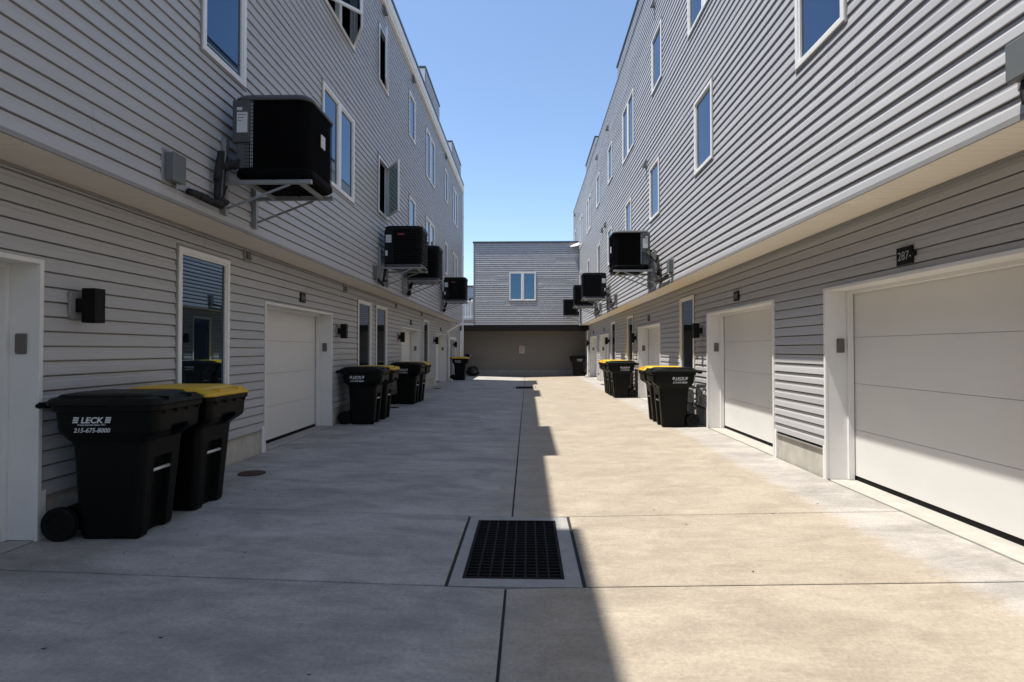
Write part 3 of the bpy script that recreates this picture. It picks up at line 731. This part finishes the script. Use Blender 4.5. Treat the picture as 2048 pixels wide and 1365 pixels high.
for st, sd, y, l1, l2 in AC:
    left = sd == 'L'; x = XUL + .55 if left else XUR - .55; rz = 0 if left else math.pi; z = 3.285
    src = cA if st == 'A' else cB
    if st not in used: used[st] = 1; o = src; o.location = (x, y, z); o.rotation_euler = (0, 0, rz); o['label'] = l1
    else: o = dup(src, (x, y, z), l1, rz)
    loc = (XUL + .012 if left else XUR - .012, y, z)
    if 'br' not in used: used['br'] = 1; br.location = loc; br.rotation_euler = (0, 0, rz); br['label'] = l2
    else: dup(br, loc, l2, rz)

# electrical disconnect boxes and insulated pipes
def disconnect(pl, y, z, label, w=.17, h=.24, dp=.10):
    x, yy, zz = pl(y, 0, z - h / 2)
    t = thing("disconnect_box", label, "electrical box", (x, yy, zz), 0, "electrical boxes beside the condensers")
    b = MB(); pbox(b, pl, y - w / 2 - .035, y + w / 2 + .035, .0, .018, z - h / 2 - .03, z + h / 2 + .03); b.build("mounting_block", 'trimgrey', t, bevel=.006)
    b = MB(); pbox(b, pl, y - w / 2, y + w / 2, .019, dp - .02, z - h / 2, z + h / 2); b.build("case", 'boxgrey', t, bevel=.006)
    b = MB(); pbox(b, pl, y - w / 2 - .006, y + w / 2 + .006, dp - .019, dp, z - h / 2 - .004, z + h / 2 + .008); b.build("cover", 'boxgrey', t, bevel=.008)
    b = MB(); b.tube([pl(y + .04, .05, z - h / 2), pl(y + .04, .05, z - h / 2 - .05)], .018, 8); b.build("fitting", 'galv', t)
def pipe(pl, pts, r, label):
    t = tag(MB().tube([pl(*p) for p in smooth_path(pts)], r, 10).build("insulated_pipe", 'hose', None, smooth=True), label, "pipe", "black insulated pipes at the condensers")
def smooth_path(p, n=6):
    P = [Vector(q) for q in p]; P = [2 * P[0] - P[1]] + P + [2 * P[-1] - P[-2]]; out = []
    for i in range(1, len(P) - 2):
        for k in range(n):
            t = k / n; a, b, c, d = P[i - 1], P[i], P[i + 1], P[i + 2]
            out.append(.5 * ((2 * b) + (c - a) * t + (2 * a - 5 * b + 4 * c - d) * t * t + (3 * b - c - 3 * a + d) * t ** 3))
    out.append(P[-2]); return out
disconnect(PUL, 4.80, 3.12, "grey electrical box left of the big nearest condenser on the shaded wall")
pipe(PUL, [(4.98, .07, 2.97), (5.12, .07, 2.98), (5.32, .08, 2.97), (5.42, .08, 3.02), (5.41, .08, 3.20), (5.44, .10, 3.34), (5.55, .17, 3.38)], .033, "thick black pipe bent up from the electrical box to the nearest shaded-wall condenser")
pipe(PUL, [(5.54, .16, 3.38), (5.62, .22, 3.42), (5.68, .25, 3.52), (5.70, .26, 3.66)], .022, "thin black pipe rising into the nearest shaded-wall condenser's wiring box")
pipe(PUL, [(5.46, .10, 3.00), (5.51, .10, 3.10), (5.52, .11, 3.33), (5.62, .20, 3.36)], .009, "thin black cable beside the thick pipe under the nearest shaded-wall condenser")
disconnect(PUL, 11.33, 3.12, "grey electrical box left of the second condenser on the shaded wall")
pipe(PUL, [(11.40, .07, 2.98), (11.52, .10, 2.93), (11.66, .12, 3.0), (11.68, .14, 3.2), (11.72, .2, 3.42)], .028, "black looped pipe beside the second condenser on the shaded wall")
pipe(PUL, [(14.5, .08, 2.98), (14.32, .10, 2.97), (14.25, .14, 3.10), (14.2, .2, 3.24)], .04, "black looped pipe under the third condenser of the shaded wall")
pipe(PUL, [(20.6, .08, 2.98), (20.42, .10, 2.97), (20.35, .14, 3.10), (20.3, .2, 3.24)], .04, "black looped pipe under the farthest condenser of the shaded wall")
disconnect(PUR, 10.86, 3.15, "grey electrical box by the nearest condenser on the sunlit wall")
pipe(PUR, [(11.02, .07, 2.99), (11.3, .07, 2.97), (11.66, .07, 3.0), (11.72, .07, 3.12), (11.74, .09, 3.35), (12.0, .14, 3.50), (12.2, .2, 3.66)], .036, "thick black pipe from the electrical box up to the nearest sunlit-wall condenser")
disconnect(PUR, 17.55, 3.15, "grey electrical box by the second condenser on the sunlit wall")
pipe(PUR, [(17.65, .07, 3.0), (18.1, .07, 2.97), (18.4, .07, 3.1), (18.6, .10, 3.35), (18.9, .18, 3.5)], .03, "black pipe beside the second condenser on the sunlit wall")
disconnect(PUR, 21.2, 3.15, "grey electrical box by the third condenser on the sunlit wall")
pipe(PUR, [(21.3, .07, 3.0), (21.7, .07, 2.97), (22.0, .07, 3.1), (22.2, .10, 3.35), (22.4, .18, 3.5)], .03, "black pipe beside the third condenser on the sunlit wall")
disconnect(PUR, 3.10, 3.14, "grey electrical box high at the near end of the sunlit wall", w=.22, h=.21, dp=.11)
pipe(PUR, [(3.14, .055, 3.02), (3.13, .06, 2.95), (3.0, .06, 2.92), (2.7, .06, 2.94)], .026, "black pipe under the electrical box at the near end of the sunlit wall")

# ------------------------------------------------------------------ wall lamps, plaques, keypads, vents
def make_lamp():
    t = thing("wall_lamp", "", "wall lamp", (0, 0, 0), 0, "black up-and-down wall lamps beside the garage doors")
    b = MB(); b.loft([[(o, y, z) for (y, z, _) in rrect(-.105, .105, -.115, .115, .03, 0)] for o in (.0, .022)]); b.build("mounting_block", 'trimgrey', t, bevel=.006)
    b = MB(); b.box(.023, .075, -.055, .055, -.055, .055); b.build("arm", 'black', t)
    b = MB()
    for q in ((.075, .078, -.055, .055), (.182, .185, -.055, .055), (.078, .182, -.055, -.052), (.078, .182, .052, .055)): b.box(*q, -.14, .14)
    b.box(.078, .182, -.052, .052, -.10, .10); b.build("lamp_body", 'black', t)
    return t
lp = make_lamp(); first = True
for pl, y, rz, lab in ((XLL, 4.45, 0, "black box wall lamp beside the nearest window of the shaded ground floor"),
                       (XLL, 10.67, 0, "black box wall lamp past the second garage door of the shaded row"),
                       (XLL, 15.72, 0, "black box wall lamp before the third garage door of the shaded row"),
                       (XLL, 21.70, 0, "black box wall lamp before the farthest garage door of the shaded row"),
                       (XLL, 27.31, 0, "black box wall lamp at the entrance by the shaded row's far end"),
                       (XLR, 10.60, 180, "black box wall lamp between window and second garage door of the sunlit row"),
                       (XLR, 16.95, 180, "black box wall lamp past the third garage door of the sunlit row"),
                       (XLR, 22.52, 180, "black box wall lamp before the fourth garage door of the sunlit row"),
                       (XLR, 29.75, 180, "black box wall lamp at the sunlit row's far dark corner")):
    loc = (pl + (.012 if pl < 0 else -.012), y, 1.88)
    if pl == XLL and y == 27.31: loc = (XLL + .032, y, 1.78)
    if first: lp.location = loc; lp['label'] = lab; first = False
    else: dup(lp, loc, lab, R(rz))

def plaque(pl, y, z, label, num=None, w=.20, h=.155):
    x, yy, zz = pl(y, 0, z); t = thing("number_plaque", label, "house number", (x, yy, zz), 0, "black house number plaques over the garage doors")
    b = MB(); pbox(b, pl, y - w / 2, y + w / 2, .008, .03, z - h / 2, z + h / 2)
    sgn = -1 if pl is PLR else 1
    if num and num.endswith('-'): pbox(b, pl, *sorted((y + sgn * w / 2, y + sgn * (w / 2 + .03))), .008, .0295, z - .02, z + .02)
    b.build("plate", 'plaque', t, bevel=.003)
    if num:
        vs, fs = text_mesh(num, .105, 0, .0004); m = MB()
        m.add([pl(y + sgn * v.x * .92 + sgn * .008, .0312 + v.z, z - .036 + v.y) for v in vs], fs); m.build("digits", 'digit', t)
    else:
        m = MB()
        for k in (-1, 0, 1): pbox(m, pl, y + k * .045 - .006, y + k * .045 + .006, .030, .0315, z - .035, z + .035)
        m.build("digits", 'digit', t)
plaque(PLL, 8.98, 2.37, "black number plaque over the second garage door of the shaded row")
plaque(PLL, 17.45, 2.38, "black number plaque over the third garage door of the shaded row")
plaque(PLL, 23.5, 2.38, "black number plaque over the farthest garage door of the shaded row")
plaque(PLR, 4.95, 2.345, "black number plaque reading 287 over the nearest garage door in the sunlit row", "287-")
plaque(PLR, 8.88, 2.37, "black number plaque over the second garage door of the sunlit row")
plaque(PLR, 15.27, 2.38, "black number plaque over the third garage door of the sunlit row")
plaque(PLR, 24.1, 2.38, "black number plaque over the fourth garage door of the sunlit row")
plaque(PLR, 27.9, 2.39, "black number plaque over the farthest garage door of the sunlit row")
kp = None
for sd, ds, nm in ((-1, [b for a, b in Lg], "shaded"), (1, [b for a, b in Rg], "sunlit")):
    for i, y in enumerate(ds):
        x = (XLL - .11) if sd < 0 else (XLR + .14); loc = (x, y - .0201, 1.565)
        lab = "brown keypad on the jamb of the %s garage door in the %s row" % (("nearest", "second", "third", "fourth", "fifth")[i], nm)
        if kp is None:
            kp = thing("door_keypad", lab, "keypad", loc, 0, "keypads on the garage door jambs")
            b = MB(); b.box(-.042, .042, -.016, -.0005, -.078, .078); b.build("housing", 'keypad', kp, bevel=.008, org=(0, 0, 0), segs=3)
            b = MB(); b.box(-.036, .036, -.026, -.0165, -.070, .070); b.build("flip_cover", 'keypad', kp, bevel=.008, org=(0, 0, 0), segs=3)
        else: dup(kp, loc, lab)
vn = None
for y, lab in ((7.17, "small grey wall vent under the soffit before the second garage door"), (11.08, "small grey wall vent under the soffit over the shaded second bin pair"),
               (15.4, "small grey wall vent under the soffit before the shaded third garage door"), (19.18, "small grey wall vent under the soffit past the shaded third garage door")):
    loc = (XLL + .012, y, 2.755)
    if vn is None:
        vn = thing("wall_vent", lab, "vent", loc, 0, "vents under the shaded soffit")
        b = MB(); b.box(0, .02, -.085, .085, -.085, .085); b.build("mounting_block", 'trimgrey', vn, bevel=.008, org=(0, 0, 0))
        b = MB(); b.hexa([(.021, -.05, -.05), (.05, -.05, -.05), (.05, .05, -.05), (.021, .05, -.05), (.021, -.05, .05), (.03, -.05, .05), (.03, .05, .05), (.021, .05, .05)]); b.build("hood", 'keypad', vn, bevel=.004, org=(0, 0, 0))
    else: dup(vn, loc, lab)
hd = None
for pl, y, z, lab in ((XUR, 13.15, 5.92, "small exhaust hood beside a second-floor window of the sunlit wall, nearest of its row"), (XUR, 12.25, 9.2, "small exhaust hood high on the sunlit wall at the photo's top edge"),
                   (XUR, 19.34, 9.27, "small exhaust hood high on the sunlit wall, middle of the top row"), (XUR, 22.39, 9.3, "small exhaust hood high on the sunlit wall above the second parapet's near end"),
                   (XUR, 19.95, 6.0, "small exhaust hood on the sunlit wall above the second condenser, nearer of a pair"), (XUR, 20.8, 6.0, "small exhaust hood on the sunlit wall above the second condenser, farther of a pair"),
                   (XUR, 32.67, 9.47, "small exhaust hood high on the sunlit wall above the end house roof"),
                   (XUL, 11.98, 8.96, "small exhaust hood under the shaded roof edge, nearest of three"), (XUL, 15.07, 8.96, "small exhaust hood under the shaded roof edge, middle of three"), (XUL, 21.2, 8.96, "small exhaust hood under the shaded roof edge, farthest of three")):
    loc = (pl + (.012 if pl < 0 else -.012), y, z); rz = 0 if pl < 0 else math.pi
    if hd is None:
        hd = thing("exhaust_hood", lab, "exhaust hood", loc, rz, "exhaust hoods on the upper walls")
        b = MB(); b.box(0, .016, -.075, .075, -.10, .10); b.build("flange", 'trimgrey', hd, bevel=.004, org=(0, 0, 0))
        b = MB(); b.hexa([(.017, -.05, -.09), (.10, -.05, -.09), (.10, .05, -.09), (.017, .05, -.09), (.017, -.05, .08), (.04, -.05, .08), (.04, .05, .08), (.017, .05, .08)]); b.build("hood", 'boxgrey', hd, bevel=.004, org=(0, 0, 0))
    else: dup(hd, loc, lab, rz)

# ------------------------------------------------------------------ downspouts
def spout(pts, label, r=.04):
    t = thing("downspout", label, "downspout", pts[-1], 0)
    b = MB(); b.tube(smooth_path(pts, 4), r, 8); b.build("pipe", 'white', t)
    s = MB()
    for p, q in zip(pts[:-1], pts[1:]):
        if abs(p[2] - q[2]) > 1.2:
            n = max(2, int(abs(p[2] - q[2]) / 2.5) + 1)
            for k in range(n):
                z = p[2] + (q[2] - p[2]) * (k + .5) / n; s.box(p[0] - .055, p[0] + .055, p[1] - .055, p[1] + .055, z - .015, z + .015)
    s.build("strap", 'white', t)
spout([(XUL + .05, 26.66, 9.1), (XUL + .05, 26.66, 8.9), (XUL + .05, 26.66, 3.0), (XUL + .04, 26.62, 2.86), (XUL - .05, 26.4, 2.74), (XLL + .16, 25.75, 2.50), (XLL + .06, 25.6, 2.40), (XLL + .06, 25.58, 2.2), (XLL + .06, 25.58, .32), (XLL + .08, 25.56, .2), (XLL + .22, 25.5, .15)], "white downspout kinked under the soffit at the shaded row's far corner")
spout([(XLL + .06, 30.15, 2.54), (XLL + .06, 30.15, 2.4), (XLL + .06, 30.15, .3), (XLL + .14, 30.15, .16)], "short white downspout under the beam at the shaded side", .05)
spout([(XLR - .06, 30.15, 2.54), (XLR - .06, 30.15, 2.4), (XLR - .06, 30.15, .3), (XLR - .14, 30.15, .16)], "short white downspout under the beam at the sunlit side", .05)

# ------------------------------------------------------------------ small things
t = thing("wall_sign", "small pale notice board on the wall under the end house", "sign", (-.32, YBL - .02, 1.52))
b = MB(); b.box(-.465, -.175, YBL - .035, YBL - .014, 1.31, 1.73); b.build("board", 'signboard', t)
b = MB()
b.box(-.44, -.20, YBL - .037, YBL - .0355, 1.655, 1.685)
for k in range(6):
    z = 1.60 - k * .042; b.box(-.43 + .02 * (k % 2), -.21 - .03 * (k % 3), YBL - .037, YBL - .0355, z - .008, z + .008)
b.build("lettering", 'labelred', t)
t = thing("outlet_box", "small grey outlet box low on the sunlit row behind the nearest bins", "outlet box", (XLR - .012, 10.68, .70))
b = MB(); pbox(b, PLR, 10.60, 10.76, .01, .03, .61, .79); b.build("mounting_block", 'trimgrey', t, bevel=.006)
b = MB(); pbox(b, PLR, 10.625, 10.735, .031, .115, .63, .77); b.build("cover", 'boxgrey', t, bevel=.01)
b = MB(); b.tube([PLR(*q) for q in smooth_path([(10.69, .07, .63), (10.70, .08, .55), (10.82, .10, .50), (10.95, .10, .50)])], .012, 8); b.build("conduit", 'galv', t)
t = thing("outlet_box", "small outlet box on the shaded wall behind the bin nearest the camera", "outlet box", (XLL + .012, 4.62, .70))
b = MB(); pbox(b, PLL, 4.54, 4.70, .01, .03, .60, .80); b.build("mounting_block", 'white', t, bevel=.006)
b = MB(); pbox(b, PLL, 4.57, 4.67, .031, .085, .63, .77); b.build("cover", 'boxgrey', t, bevel=.01)
t = thing("utility_box", "small dark utility box on the end wall above the black bag", "utility box", (-3.4, YBL - .02, 1.15))
b = MB(); b.box(-3.56, -3.32, YBL - .14, YBL - .02, 1.07, 1.27); b.build("case", 'black', t, bevel=.01)
b = MB(); b.box(-3.31, -3.24, YBL - .10, YBL - .02, 1.10, 1.27); b.build("side_panel", 'galv', t, bevel=.005)
# rubbish bag
rnd = random.Random(3); b = MB(); n = 20; rings = []
for i in range(9):
    v = i / 8; rr = .36 * math.sin(math.pi * (.12 + .80 * v)) ** .7
    rings.append([(-3.05 + rr * (1 + .14 * math.sin(3 * a + i) + rnd.uniform(-.06, .06)) * math.cos(a), 30.75 + .75 * rr * (1 + .12 * math.cos(4 * a + 2 * i) + rnd.uniform(-.06, .06)) * math.sin(a), gz(-3.05) + .004 + .52 * v + (rnd.uniform(-.02, .02) if i else 0)) for a in [2 * math.pi * k / n for k in range(n)]])
b.loft(rings); tag(b.build("rubbish_bag", 'bag', None, smooth=True, org=(-3.05, 30.75, gz(-3.05))), "black lumpy rubbish bag on the ground in the shaded far corner", "bag")
# dry bits of leaf on the pavement
rnd = random.Random(5); b = MB()
for i in range(170):
    if rnd.random() < .75: x = -3.5 + abs(rnd.gauss(0, .8)); y = rnd.uniform(2.2, 14)
    else: x = rnd.uniform(-3.4, 3.0); y = rnd.uniform(2.2, 12)
    if x > 3.2 or (-.6 < x < .42 and 3.5 < y < 5.1): continue
    z = gz(x) + .002; s = rnd.uniform(.004, .016); a = rnd.uniform(0, 6.3); e = s * rnd.uniform(.25, .6); ca, sa = math.cos(a), math.sin(a)
    p = [(x + ca * s, y + sa * s, z + .003), (x - sa * e, y + ca * e, z), (x - ca * s, y - sa * s, z + .004), (x + sa * e, y - ca * e, z)]
    b.quad(*p)
lo = b.build("leaf_litter", 'leaf'); lo['kind'] = 'stuff'
